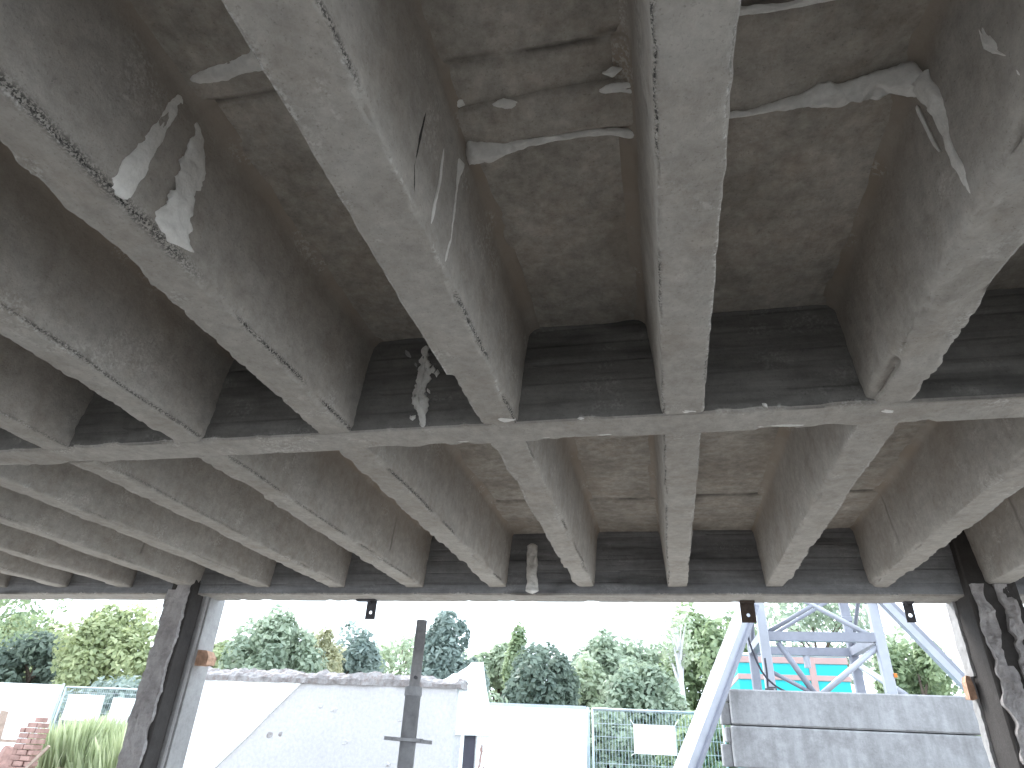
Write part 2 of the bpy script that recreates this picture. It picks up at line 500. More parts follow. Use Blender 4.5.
RIB = {}
for i in range(I0, I1 + 1):
    fine = -1 <= i <= 6
    RIB[i, 0] = link('rib', make_rib(i, Y_BACK1 - 0.01, Y_MID0 + 0.012, fine, True), MAT['rib'], ceiling, True)
for i in range(I0, I1 + 1):
    fine = -2 <= i <= 7
    RIB[i, 1] = link('rib', make_rib(i, Y_MID1 - 0.012, Y_EDGE0 + 0.012, fine, False), MAT['rib'], ceiling, True)

def make_beam(name, y0, y1, z0, board, seed, ztop=SLAB + 0.01):
    xs = np.arange(X0, X1 + 0.03, 0.03)
    hs = np.arange(0, ztop - z0 + 0.001, 0.0125)
    pr = []                                       # profile, starting top of near face, down, soffit, up far face
    for h in hs[::-1]: pr.append((y0, z0 + h, 0))
    for y in np.linspace(y0, y1, 10)[1:-1]: pr.append((y, z0, 1))
    for h in hs[::4]: pr.append((y1, z0 + h, 2))
    pr = np.array(pr)
    Xg, K = np.meshgrid(xs, np.arange(len(pr)), indexing='ij')
    Y, Z, kd = pr[K, 0].copy(), pr[K, 1].copy(), pr[K, 2]
    hh = Z - z0
    bh = board
    bi = np.floor((hh + 0.008 * vnoise(Xg * 0.7, 0, 0, seed)) / bh)
    blen = np.floor((Xg + bi * 0.37) / 2.3)
    off = vnoise(bi * 7.3 + 0.5, blen * 3.7 + 0.5, 0.5, seed) * 0.011
    fr = ((hh + 0.008 * vnoise(Xg * 0.7, 0, 0, seed)) / bh) % 1
    gap = np.exp(-(np.minimum(fr, 1 - fr) * bh / 0.008) ** 2)
    rel = off + 0.004 * fbm(Xg * 3, Z * 24, Y, seed + 3) + 0.003 * gap
    near = kd == 0
    Y = Y + np.where(near, rel, 0) + np.where(kd == 2, 0.003 * fbm(Xg * 6, Z * 6, Y, seed), 0)
    ed = np.minimum(np.abs(Y - y0), np.abs(Y - y1)) + np.abs(Z - z0)
    chip = sstep(0.15, 0.8, fbm(Xg * 8, Y * 3, 0, seed + 7, 4)) * np.exp(-(ed / 0.02) ** 2)
    Z = Z + np.where(kd == 1, 0.004 * fbm(Xg * 6, Y * 10, 0, seed + 9), 0) + 0.012 * chip
    me = grid_mesh(name, np.stack([Xg, Y, Z], -1), caps=True)
    attr(me, 'pit', np.where(near, np.clip(0.15 * gap + 0.55 * sstep(0.1, 0.9, fbm(Xg * 1.6, Z * 9, Y, seed + 33, 4)), 0, 1), 0))
    attr(me, 'lime', np.clip(0.5 * sstep(0.4, 0.8, fbm(Xg * 6, Z * 12, Y * 6, seed + 21, 3)) * np.where(near, 0.25, 1) + 0.6 * chip, 0, 1))
    attr(me, 'rust', np.zeros(len(me.vertices)))
    return me

mid = link('cross_beam', make_beam('cross_beam', Y_MID0, Y_MID1, SOF - 0.004, 0.098, 5), MAT['beam'], ceiling, False)
mid.data.materials.append(MAT['rib'])
edge = link('edge_beam', make_beam('edge_beam', Y_EDGE0, Y_EDGE1, 2.775, 0.105, 15, SLAB + 0.22), MAT['edge'], ceiling, False)
edge.data.materials.append(MAT['rib'])
for b, z in ((mid, SOF), (edge, 2.775)):
    for p in b.data.polygons:
        if p.center.z < z + 0.012: p.material_index = 1  # paler edge beam underside paints in the daylight falling on it
link('cross_beam', make_beam('cross_beam', Y_BACK0, Y_BACK1, SOF - 0.004, 0.098, 25), MAT['beam'], ceiling, False)

# ------------------------------------------------------------------ mortar left on the ceiling by a removed partition
def ridge(name, pts, nrm, wd, ht, parent, seed, res=0.006, mat='mortar', ragged=0.5):
    """a ragged low ridge of mortar lying on a surface with normal nrm along a polyline"""
    pts = np.array(pts, float)
    seg = np.linalg.norm(np.diff(pts, axis=0), axis=1)
    L = np.concatenate([[0], np.cumsum(seg)])
    n = max(6, int(L[-1] / res))
    s = np.linspace(0, L[-1], n)
    P = np.stack([np.interp(s, L, pts[:, k]) for k in range(3)], -1)
    wv = np.interp(s, np.linspace(0, L[-1], len(wd)), wd)
    hv = np.interp(s, np.linspace(0, L[-1], len(ht)), ht)
    T = np.gradient(P, axis=0); T /= np.linalg.norm(T, axis=1, keepdims=True) + 1e-9
    nn = np.array(nrm, float); nn /= np.linalg.norm(nn)
    B = np.cross(T, nn); B /= np.linalg.norm(B, axis=1, keepdims=True) + 1e-9
    K = 13
    th = np.linspace(0, math.pi, K)
    end = np.minimum(1, np.minimum(np.arange(n), np.arange(n)[::-1]) / 4.0) ** 0.6
    V = np.zeros((n, K + 1, 3))
    for k in range(K):
        c, q = math.cos(th[k]), math.sin(th[k])
        rg = 1 + 0.7 * ragged * fbm(s * 17, c * 2.0, seed, seed, 4)
        lump = np.maximum(0.3, 1 + 0.5 * fbm(s * 20, c * 1.5, seed + 3, seed + 7, 3))
        V[:, k] = P + B * (c * wv * rg * end)[:, None] + nn * ((q ** 0.8) * hv * lump * end - 0.004)[:, None]
    V[:, K] = P - nn * 0.012
    me = grid_mesh(name, V, close_u=True, caps=True)
    return link(name, me, MAT[mat], parent, True)

DN = (0, 0, -1)
sideR = lambda: (1, 0, -DR)
sideL = lambda: (-1, 0, -DR)
S_ = SLAB - 0.012
# between ribs 2 and 3, and down the flank of rib 2
ridge('mortar_ridge', [(-1.315, .994, S_), (-1.19, .985, S_), (-1.09, .975, S_), (-.90, .97, S_)], DN, [.014, .026, .040, .036], [.008, .016, .022, .02], ceiling, 1)
ridge('mortar_patch', [(-1.342, 1.016, 3.30), (-1.354, 1.007, 3.175), (-1.369, 1.005, 2.987), (-1.380, .979, 2.855)], sideR(), [.018, .024, .034, .034], [.008, .010, .012, .012], RIB[2, 0], 2)
ridge('mortar_patch', [(-1.344, 1.092, 3.285), (-1.354, 1.138, 3.181), (-1.366, 1.160, 3.036), (-1.377, 1.190, 2.868)], sideR(), [.016, .050, .060, .062], [.008, .018, .020, .016], RIB[2, 0], 3, ragged=0.8)
# infill band where the partition stood, between ribs 3 and 4
bandV = np.zeros((60, 12, 3))
for a, x in enumerate(np.linspace(-0.55, 0.03, 60)):
    prf = [(1.235, .02), (1.238, -.012), (1.25, -.02), (1.28, -.022), (1.31, -.023), (1.34, -.023), (1.36, -.022), (1.38, -.02), (1.392, -.016), (1.40, -.008), (1.402, .0), (1.402, .02)]
    for b, (y, z) in enumerate(prf):
        bandV[a, b] = (x, y + 0.004 * math.sin(x * 9) + 0.03 * (x + 0.25) * 0.0, SLAB + z + 0.004 * float(fbm(x * 12, y * 12, 0, 4)))
bme = grid_mesh('infill_band', bandV, caps=True)
for an in ('pit', 'lime', 'rust'): attr(bme, an, np.zeros(len(bme.vertices)))
link('infill_band', bme, MAT['slab'], ceiling, True)
ridge('mortar_ridge', [(-.555, 1.40, S_), (-.50, 1.408, S_), (-.29, 1.400, S_), (-.095, 1.403, S_), (.03, 1.432, S_)], DN, [.046, .022, .013, .013, .016], [.060, .026, .014, .014, .018], ceiling, 4)
ridge('mortar_ridge', [(-.09, 1.250, S_ - .008), (.035, 1.262, S_ - .008)], DN, [.014, .020, .016], [.008, .012, .010], ceiling, 5)
ridge('mortar_ridge', [(-.42, 1.245, S_ - .008), (-.33, 1.252, S_ - .008)], DN, [.010, .018, .010], [.008, .012, .006], ceiling, 6)
ridge('mortar_ridge', [(-.07, 1.205, S_), (-.01, 1.20, S_)], DN, [.010, .016, .008], [.006, .012, .006], ceiling, 7)
ridge('mortar_patch', [(-.530, 1.215, S_), (-.50, 1.235, S_)], DN, [.012, .022, .010], [.006, .014, .006], ceiling, 8)
ridge('mortar_patch', [(-.547, 1.365, 3.255), (-.558, 1.39, 3.128), (-.571, 1.428, 2.959), (-.578, 1.425, 2.868)], sideR(), [.020, .009, .007, .006], [.018, .008, .006, .005], RIB[3, 0], 9)
ridge('mortar_patch', [(-.552, 1.238, 3.18), (-.560, 1.27, 3.06), (-.569, 1.27, 2.95), (-.574, 1.28, 2.89)], sideR(), [.004, .007, .009, .006], [.003, .004, .006, .004], RIB[3, 0], 10)
ridge('mortar_crack', [(-.548, 1.068, 3.24), (-.559, 1.099, 3.11), (-.572, 1.112, 2.946), (-.577, 1.15, 2.88)], sideR(), [.003, .004, .004, .003], [.002, .003, .003, .002], RIB[3, 0], 11, mat='column')
# between ribs 4 and 5 and down the flank of rib 5
ridge('mortar_ridge', [(.262, 1.42, S_), (.337, 1.42, S_), (.43, 1.412, S_), (.51, 1.395, S_), (.672, 1.388, S_), (.79, 1.375, S_), (.83, 1.378, S_ - .03)], DN, [.010, .013, .017, .026, .028, .036, .044], [.006, .010, .022, .036, .040, .050, .055], ceiling, 12, ragged=0.55)
ridge('mortar_patch', [(.812, 1.352, 3.30), (.822, 1.35, 3.20), (.833, 1.378, 3.106), (.840, 1.402, 3.01), (.852, 1.412, 2.875)], sideL(), [.040, .034, .020, .016, .018], [.03, .022, .010, .007, .005], RIB[5, 0], 13, ragged=0.45)
ridge('mortar_drip', [(.800, 1.405, 3.245), (.812, 1.42, 3.13), (.820, 1.425, 3.07)], sideL(), [.006, .004, .003], [.006, .004, .003], RIB[5, 0], 33)
ridge('mortar_patch', [(.827, 1.102, 3.175), (.833, 1.116, 3.09), (.842, 1.089, 2.995), (.848, 1.091, 2.915)], sideL(), [.005, .016, .010, .012], [.004, .010, .007, .006], RIB[5, 0], 14)
ridge('mortar_ridge', [(.225, 1.075, S_ - .012), (.411, 1.088, S_ - .012), (.60, 1.09, S_ - .012), (.70, 1.09, S_ - .012)], DN, [.012, .012, .007, .004], [.010, .010, .006, .004], ceiling, 15)
# streaks on the beams
ridge('mortar_streak', [(-1.060, 2.49, 3.302), (-1.045, 2.487, 3.20), (-1.062, 2.485, 3.0), (-1.04, 2.487, 2.93), (-1.02, 2.49, 2.85)], (0, -1, 0), [.014, .030, .022, .030, .020], [.006, .012, .014, .012, .010], mid, 16, ragged=1.4, mat='mortar')
for k in range(14):
    a = random.uniform(0, 1)
    x_, z_ = -1.06 + random.gauss(0, .045), 2.87 + .42 * a
    ridge('mortar_lump', [(x_, 2.488, z_), (x_ + random.uniform(-.02, .02), 2.488, z_ + random.uniform(.015, .05))], (0, -1, 0), [.006, .012, .005], [.006, .010, .005], mid, 200 + k, mat='mortar' if k % 3 else 'reveal', ragged=1.2)
ridge('mortar_streak', [(-1.165, 2.49, 3.285), (-1.13, 2.49, 3.235)], (0, -1, 0), [.012, .02, .012], [.006, .012, .006], mid, 17, ragged=0.9, mat='reveal')
ridge('mortar_streak', [(-1.150, 5.80, 3.24), (-1.146, 5.80, 3.08), (-1.14, 5.80, 2.95), (-1.137, 5.80, 2.785)], (0, -1, 0), [.045, .05, .05, .062], [.03, .035, .03, .03], edge, 18, ragged=0.18)
ridge('mortar_lump', [(.455, 2.49, 2.875), (.475, 2.488, 2.852)], (0, -1, 0), [.010, .014, .008], [.012, .016, .010], mid, 19)
ridge('mortar_lump', [(-.31, 2.49, 2.852), (-.28, 2.49, 2.850)], (0, -1, 0), [.008, .012, .008], [.008, .012, .006], mid, 20)
for k, (x, l) in enumerate(((-.86, .05), (-.50, .07), (-.22, .06), (-.02, .05), (.42, .06), (.58, .08))):
    ridge('mortar_smear', [(x - l, Y_MID1 - .03, SOF - .003), (x + l, Y_MID1 - .025, SOF - .003)], DN, [.006, .011, .006], [.003, .005, .003], mid, 40 + k)
for k, (x, y) in enumerate(((-0.63, 2.44), (0.16, 2.46), (0.94, 2.55))):
    ridge('mortar_smear', [(x - .04, y, SOF - .001), (x + .05, y + .03, SOF - .001)], DN, [.010, .022, .010], [.003, .007, .003], mid, 60 + k)

# ------------------------------------------------------------------ floor, ground, unseen back wall
fl = MB().box((X0, -4.2, -0.25), (X1, 6.35, 0.0)).build('floor', MAT['floor'])
tag(fl, 'bare grey concrete floor of the gutted storey', kind='structure')
gv = (MB().box((-90, 6.36, -0.3), (70, 120, 0.15)).box((-90, -60, -0.3), (X0 - .02, 6.36, -0.02)).box((X1 + .02, -60, -0.3), (70, 6.36, -0.02))
      .box((X0 - .02, -60, -0.3), (X1 + .02, -4.42, -0.02))).build('ground', MAT['ground'])
tag(gv, 'bare earth of the building site outside', kind='structure')
bw = MB().box((X0, -4.4, -0.25), (X1, -4.2, 0.95)).build('added_wall_back', MAT['wall'])  # added out of view, kept low so light enters from behind
tag(bw, 'unseen low wall added behind the viewer, cut down to let light in', kind='structure')

# ------------------------------------------------------------------ columns
def rough_panel(name, x0, x1, z0, z1, y, depth, mat, parent, seed, jag=0.02, amp=0.012, axis='y', res=0.02):
    """a torn coat of plaster: ragged outline left and right, bumpy front; faces -Y (axis y) or +-X (axis x)"""
    zs = np.arange(z0, z1 + res, res)
    K = 14
    V = np.zeros((len(zs), K + 2, 3))
    for b in range(K):
        u = b / (K - 1)
        xa = x0 + jag * fbm(zs * 9, 0, seed, seed, 5)
        xb = x1 + jag * fbm(zs * 9, 9, seed, seed + 1, 5)
        x = xa + (xb - xa) * u
        f = y - depth + amp * fbm(x * 14, zs * 14, seed, seed + 2, 5)
        V[:, b + 1, 0], V[:, b + 1, 1], V[:, b + 1, 2] = x, f, zs
    V[:, 0] = V[:, 1]; V[:, 0, 1] = y + 0.01
    V[:, -1] = V[:, -2]; V[:, -1, 1] = y + 0.01
    if axis == 'x':
        V = V[:, :, [1, 0, 2]]
    me = grid_mesh(name, V, close_u=True, caps=True)
    return link(name, me, MAT[mat], parent, False)

cl = empty('column', (-4.7, 5.8, 0), 'concrete column at left with a pale smooth outer half and a brick stub', 'column', 'facade columns')
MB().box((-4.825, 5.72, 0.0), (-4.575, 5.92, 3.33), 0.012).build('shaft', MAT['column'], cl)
MB().box((-4.85, 5.92, 0.0), (-4.535, 6.235, 2.80), 0.012).build('outer_pier', MAT['reveal'], cl)
MB().box((-4.545, 5.955, 0.0), (-4.515, 5.985, 2.77), 0.004).build('reveal_bead', MAT['reveal'], cl)
rough_panel('plaster_coat', -4.835, -4.715, 0.0, 2.79, 5.72, 0.018, 'render', cl, 3, 0.010)
rough_panel('plaster_coat', -4.735, -4.60, 0.0, 2.86, 5.72, 0.034, 'render', cl, 5, 0.018)

cr = empty('column', (2.45, 5.8, 0), 'concrete column at right with torn vertical strips of pale plaster', 'column', 'facade columns')
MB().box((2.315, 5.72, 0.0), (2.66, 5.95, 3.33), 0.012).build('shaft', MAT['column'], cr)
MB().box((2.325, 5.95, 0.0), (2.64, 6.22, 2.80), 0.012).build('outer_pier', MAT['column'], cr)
rough_panel('reveal_plaster', 6.03, 6.19, 2.22, 2.78, 2.325, 0.02, 'reveal', cr, 8, 0.012, 0.005, 'x')
rough_panel('reveal_plaster', 6.10, 6.19, 0.0, 2.20, 2.325, 0.02, 'reveal', cr, 9, 0.012, 0.005, 'x')
rough_panel('plaster_coat', 2.345, 2.425, 0.6, 2.83, 5.72, 0.035, 'render', cr, 11, 0.02, 0.024)
rough_panel('plaster_coat', 2.50, 2.59, 1.2, 2.83, 5.72, 0.03, 'render', cr, 12, 0.02, 0.024)
rough_panel('plaster_coat', 2.40, 2.47, 0.0, 2.25, 5.72, 0.022, 'render', cr, 13, 0.025, 0.012)
rough_panel('plaster_coat', 2.56, 2.645, 0.0, 2.83, 5.72, 0.02, 'column', cr, 14, 0.015, 0.012)

def brick_stub(name, c, size, label, seed):
    x, y, z = c; a, b, h = size
    rs = random.Random(seed)
    mb = MB()
    poly = [(-a, -h), (-a * .2, -h * 1.05), (a, -h * .9), (a * 1.05, h * .1), (a * .55, h * .95), (-a * .5, h), (-a, h * .5)]
    V = [(x + p[0], y - b + rs.uniform(-.008, .008), z + p[1]) for p in poly] + [(x + p[0] * .95, y + b + rs.uniform(-.01, .01), z + p[1] * .92) for p in poly]
    n = len(poly)
    mb.add(V, [tuple(range(n)), tuple(range(2*n-1, n-1, -1))] + [(k, k+n, (k+1) % n + n, (k+1) % n) for k in range(n)])
    return tag(mb.build(name, MAT['brick'], None), label, 'brick')
brick_stub('brick_stub', (-4.465, 6.03, 2.205), (.090, .065, .070), 'broken orange brick stub sticking out of the left column', 2)
brick_stub('brick_stub', (2.275, 6.10, 2.14), (.026, .04, .085), 'orange brick stub at the outer edge of the right column', 3)

# ------------------------------------------------------------------ steel brackets under the edge beam
def bracket(x0, x1, zt, zb, y, label, arm=0.0, mat='dark_steel', skew=0.0):
    r = empty('angle_bracket', ((x0 + x1) / 2, y, zt), label, 'bracket', 'steel brackets under the edge beam')
    # hanging plate with a bolt hole
    cx, cz, hr = (x0 + x1) / 2, zb + (zt - zb) * 0.36, 0.016
    n = 12
    outer = []
    for k in range(n):
        th = 2 * math.pi * k / n + math.pi / 4
        c, s_ = math.cos(th), math.sin(th)
        m = max(abs(c), abs(s_))
        outer.append((cx + c / m * (x1 - x0) / 2, cz + (s_ / m) * ((zt - cz) if s_ > 0 else (cz - zb))))
    hole = [(cx + hr * math.cos(2*math.pi*k/n + math.pi/4), cz + hr * math.sin(2*math.pi*k/n + math.pi/4)) for k in range(n)]
    t = 0.012
    V = [(p[0], y, p[1]) for p in outer] + [(p[0], y, p[1]) for p in hole] + [(p[0], y + t, p[1]) for p in outer] + [(p[0], y + t, p[1]) for p in hole]
    Fc = []
    for k in range(n):
        j = (k + 1) % n
        Fc += [(k, j, n + j, n + k), (2*n + k, 3*n + k, 3*n + j, 2*n + j), (k, 2*n + k, 2*n + j, j), (n + k, n + j, 3*n + j, 3*n + k)]
    MB().add(V, Fc).build('plate', MAT[mat], r)
    MB().box((x0 - arm, y - 0.05, zt - 0.012), (x1, y + 0.012, zt + 0.004)).build('flange', MAT[mat], r)
    MB().tube([(cx - 0.015, y - 0.02, zt - 0.03), (cx - 0.015, y - 0.02, zt - 0.008)], 0.014, 6).build('bolt', MAT[mat], r)
    return r
bracket(-2.835, -2.735, 2.770, 2.595, 6.06, 'dark steel bracket with bolt hole hanging left of the standing prop', 0.10)
bracket(0.655, 0.775, 2.770, 2.600, 6.06, 'rusty brown steel bracket with bolt hole above the raking strut', 0.0, 'rusty')
bracket(1.945, 2.015, 2.770, 2.615, 6.06, 'narrow dark steel bracket nearest the right column', 0.0)

# ------------------------------------------------------------------ telescopic prop
px_, py_ = -1.06, 2.85
pr = empty('steel_prop', (px_, py_, 0), 'dark steel telescopic prop standing upright with a flat collar nut', 'prop')
MB().box((px_ - .07, py_ - .07, 0), (px_ + .07, py_ + .07, .008)).build('base_plate', MAT['prop'], pr)
MB().tube([(px_, py_, 0), (px_, py_, 1.79)], 0.033, 20).build('outer_tube', MAT['prop'], pr, True)
MB().tube([(px_, py_, 1.5), (px_ + .004, py_, 2.065)], 0.0235, 18).build('inner_tube', MAT['prop_dark'], pr, True)
MB().tube([(px_, py_, 1.76), (px_, py_, 1.795)], 0.037, 20).build('sleeve', MAT['prop'], pr)
nut = MB().tube([(px_, py_, 1.592), (px_, py_, 1.604)], 0.062, 22).build('collar', MAT['prop'], pr)
MB().bar((px_ - .098, py_ - .01, 1.600), (px_ + .098, py_ + .01, 1.592), .03, .014).build('handle', MAT['prop'], nut)
MB().tube([(px_ + .012, py_ - .03, 1.83), (px_ + .012, py_ - .015, 1.83)], 0.007, 8).build('pin_hole', MAT['dark_steel'], pr)

# ------------------------------------------------------------------ ruined white wall
G = 0.15
rw = empty('ruined_wall', (-6.2, 12.0, G), 'ruined white plastered wall with a crumbling top and painted-in sunlight left of a diagonal edge', 'wall')
MB().box((-9.55, 12.0, G), (-3.66, 12.35, 2.44)).build('masonry', MAT['ruin'], rw)  # greyer tone stands in for the shaded part of the wall
MB().prism([(-9.55, 2.435), (-6.70, 2.435), (-7.50, 1.56), (-8.03, 1.04), (-8.95, G), (-9.55, G)], 'y', 11.975, 12.0).build('sunlit_wall_part', MAT['whitewash_and_sunlit'], rw)  # painted sunlight: white layer shaped to the lit part of the wall
MB().bar((-6.69, 11.985, 2.43), (-8.95, 11.985, 0.17), 0.03, 0.035).build('sunlit_edge', MAT['whitewash_and_sunlit'], rw)  # raised rim built along the boundary of sun and shade
# crumbling top of broken masonry
xs = np.arange(-9.6, -3.55, 0.03)
K = 14
V = np.zeros((len(xs), K, 3))
for k in range(K):
    th = math.pi * k / (K - 1)
    hh = 0.20 + 0.055 * fbm(xs * 3, k * .4, 0, 61, 4) - 0.05 * sstep(-4.6, -3.6, xs)
    V[:, k, 0] = xs + 0.01 * vnoise(xs * 20, k, 0, 3)
    V[:, k, 1] = 12.17 - 0.24 * math.cos(th) * (1 + 0.12 * fbm(xs * 8, k * .7, 0, 62, 4)) * (1 if 0 < k < K-1 else .9)
    V[:, k, 2] = 2.42 + hh * (math.sin(th) ** 0.55 if 0 < k < K - 1 else 0) * (1 + 0.15 * fbm(xs * 9, k * 1.1, 0, 63, 3))
link('broken_top', grid_mesh('broken_top', V, close_u=True, caps=True), MAT['coping'], rw)
for k, (x, z, l) in enumerate(((-7.1, 1.55, .1), (-6.9, 1.58, .06), (-5.9, 2.0, .12), (-5.6, 1.5, .1), (-4.6, 1.9, .12), (-4.75, 1.2, .1), (-5.3, .98, .14), (-6.2, 2.06, .08))):
    ridge('plaster_scab', [(x - l, 12.0, z - .03), (x + l * .4, 12.0, z + .03)], (0, -1, 0), [.02, .045, .02], [.008, .014, .006], rw, 70 + k, mat='coping' if k < 2 else 'ruin', ragged=0.8)

# gable end of the ruin, running back from the corner, with a doorway
ge = empty('ruined_gable', (-3.6, 13.0, G), 'jagged white end wall of the ruin with a narrow dark doorway', 'wall')
def skew(o_pts, t0, t1):
    """local (u along the wall, z) -> world; the end wall runs from (-3.74, 12.0) to (-3.30, 13.25)"""
    ax, ay, bx, by = -3.70, 12.02, -3.32, 13.20
    L = math.hypot(bx - ax, by - ay)
    dx, dy = (bx - ax) / L, (by - ay) / L
    nx, ny = dy, -dx
    return [(ax + dx * u + nx * t, ay + dy * u + ny * t, z) for t in (t0, t1) for u, z in o_pts]
def wallpiece(name, poly, t0, t1, mat, parent):
    n = len(poly)
    return MB().add(skew(poly, t0, t1), [tuple(range(n)), tuple(range(2*n-1, n-1, -1))] + [(k, k+n, (k+1) % n + n, (k+1) % n) for k in range(n)]).build(name, MAT[mat], parent)
wallpiece('gable_masonry', [(0, 1.76), (1.24, 1.80), (1.20, 2.22), (1.06, 2.48), (0.98, 2.68), (.92, 2.84), (.88, 2.95), (.83, 2.90), (.70, 2.83), (.55, 2.77), (.44, 2.71), (.30, 2.69), (.12, 2.60), (0, 2.56)], -.28, 0.0, 'whitewash_and_sunlit', ge)
wallpiece('jamb', [(0, G), (.26, G), (.26, 1.72), (0, 1.72)], -.28, 0.01, 'ruin', ge)
wallpiece('door_frame', [(.26, G), (.36, G), (.36, 1.72), (.26, 1.72)], -.20, 0.03, 'whitewash_and_sunlit', ge)
wallpiece('lintel', [(.08, 1.70), (1.26, 1.72), (1.26, 1.79), (.08, 1.77)], -.28, 0.045, 'whitewash_and_sunlit', ge)
wallpiece('doorway', [(.36, G), (.82, G), (.82, 1.72), (.36, 1.72)], -.10, -.03, 'door', ge)
wallpiece('jamb', [(.82, G), (1.24, G), (1.24, 1.72), (.82, 1.72)], -.28, 0.0, 'whitewash_and_sunlit', ge)
for k, (u, za, zb) in enumerate(((.90, .9, 1.3), (.97, 1.2, 1.65), (1.06, .8, 1.25))):
    P = skew([(u, za), (u + .04, zb)], 0, 0)
    ridge('bare_brick_patch', P[:2], (.95, -.3, 0), [.02, .05, .02], [.004, .010, .004], ge, 90 + k, mat='oldbrick', ragged=.9)

# ------------------------------------------------------------------ hoarding and mesh fences
def hoarding(x0, x1, y, z0, z1, label, group=None):
    r = empty('hoarding_panel', ((x0 + x1) / 2, y, G), label, 'hoarding', group)
    MB().box((x0, y, z0), (x1, y + .03, z1)).build('sheet', MAT['white'], r)
    MB().box((x0, y - .012, z1 - .03), (x1, y + .042, z1 + .02)).build('top_rail', MAT['galv'], r)
    for x in (x0, x1 - .05):
        MB().box((x, y + .03, G), (x + .05, y + .08, z1)).build('post', MAT['galv'], r)
    return r
hoarding(-3.85, -1.60, 14.0, G + .05, 2.30, 'plain white hoarding panel between the ruin and the mesh fence')

def mesh_fence(x0, x1, y, z0, z1, label, sp=0.06, hsp=0.22):
    r = empty('mesh_fence', ((x0 + x1) / 2, y, G), label, 'fence', 'temporary mesh fences')
    for x in (x0, x1):
        MB().tube([(x, y, G), (x, y, z1)], 0.024, 10).build('post', MAT['galv'], r, True)
        MB().box((x - .07, y - .35, G), (x + .07, y + .35, G + .14), .02).build('foot', MAT['ballast'], r)
    MB().tube([(x0, y, z1), (x1, y, z1)], 0.021, 10).build('top_rail', MAT['galv'], r, True)
    MB().tube([(x0, y, z0), (x1, y, z0)], 0.021, 10).build('bottom_rail', MAT['galv'], r, True)
    mb = MB()
    for x in np.arange(x0 + sp, x1, sp): mb.tube([(x, y, z0), (x, y, z1)], 0.0045, 4)
    for z in np.arange(z0 + hsp, z1, hsp): mb.tube([(x0, y + .006, z), (x1, y + .006, z)], 0.0045, 4)
    o = mb.build('wire_mesh', MAT['galv'], r)
    o['kind'] = 'stuff'
    return r
mesh_fence(-1.47, 0.95, 14.0, G + .12, 2.28, 'galvanised mesh fence panel with the white sign in front of the bushes')
MB().tube([(-1.573, 14.11, G), (-1.573, 14.11, 2.31)], 0.026, 10).build('fence_post', MAT['galv'], None, True)
tag(bpy.data.objects['fence_post'], 'single galvanised post at the right edge of the white hoarding', 'post')
sg = empty('site_sign', (-.31, 13.93, 1.8), 'blank white sign board tied to the mesh fence', 'sign')
MB().box((-.70, 13.94, 1.555), (.075, 13.96, 2.045)).build('board', MAT['sign'], sg)
for x, z, dx, dz in ((-.70, 2.045, -.05, .07), (.075, 2.045, .05, .08), (-.70, 1.555, -.06, -.03), (.075, 1.555, .08, -.03)):
    MB().tube([(x, 13.95, z), (x + dx, 13.985, z + dz)], .006, 6).build('tie', MAT['white'], sg)

# left side fence and white sheets
mesh_fence(-14.85, -11.5, 15.0, G + .12, 2.36, 'galvanised mesh fence panel beside the left column with white sheets')
def sheet(x0, x1, z0, z1, y, label):
    # slightly billowing cloth
    n, m = 14, 10
    V = np.zeros((n, m * 2, 3))
    for a in range(n):
        for b in range(m):
            u, v = a / (n - 1), b / (m - 1)
            x, z = x0 + (x1 - x0) * u, z0 + (z1 - z0) * v
            bl = 0.03 * math.sin(u * 7 + v * 2) * (1 - v)
            V[a, b] = (x, y + bl, z)
            V[a, 2 * m - 1 - b] = (x, y + bl + .008, z)
    o = link('white_sheet', grid_mesh('white_sheet', V, close_u=True, caps=True), MAT['white'], None, True)
    return tag(o, label, 'sheet', 'white sheets on the left fence')
sheet(-18.6, -14.92, 0.55, 2.40, 14.92, 'widest white sheet at the far left edge of the fence')
sheet(-14.62, -13.55, 1.62, 2.20, 14.92, 'middle small white sheet hung on the left mesh fence')
sheet(-13.30, -12.2, 1.60, 2.16, 14.92, 'small white sheet on the mesh fence closest to the left column')
MB().tube([(-15.03, 15.08, G), (-15.03, 15.08, 2.44)], .028, 10).build('fence_post', MAT['galv'], None, True)
tag(bpy.data.objects['fence_post.001'], 'galvanised post between the widest white sheet and the mesh fence', 'post')

# ------------------------------------------------------------------ rubble at the left edge
bs = empty('brick_stump', (-12.3, 12.0, G), 'upright remnant of reddish brick wall among rubble at left', 'brickwork')
def stump(poly, y0, y1, nm):
    MB().prism(poly, 'y', y0, y1).build(nm, MAT['oldbrick'], bs)
rs = random.Random(5)
for row in range(16):
    z = G + row * 0.094
    xa, xb = -12.62, -12.12
    if row > 13: xa += .13 * (row - 13); xb -= .05 * (row - 13)
    x = xa - (0.12 if row % 2 else 0)
    while x < xb - .03:
        a, b = max(x, xa), min(x + .235, xb)
        if b - a > .04:
            o = MB().box((a, 12.0 + rs.uniform(-.012, .012), z), (b - .012, 12.22, z + .083), .006).build('brick', MAT['oldbrick'], bs)
        x += .245
def plank(p, q, wd, th, label):
    return tag(MB().bar(p, q, wd, th).build('timber_plank', MAT['timber'], None), label, 'plank', 'planks in the rubble')
plank((-13.05, 11.9, 1.72), (-12.65, 11.75, G), .05, .14, 'dark timber plank leaning down to the right at the far left edge')
plank((-12.3, 11.55, G), (-11.55, 11.75, 1.18), .04, .05, 'thin pale timber lath rising to the right out of the rubble')
plank((-13.75, 12.45, 1.20), (-12.75, 12.75, 1.19), .10, .05, 'reddish board resting level on the rubble at left')
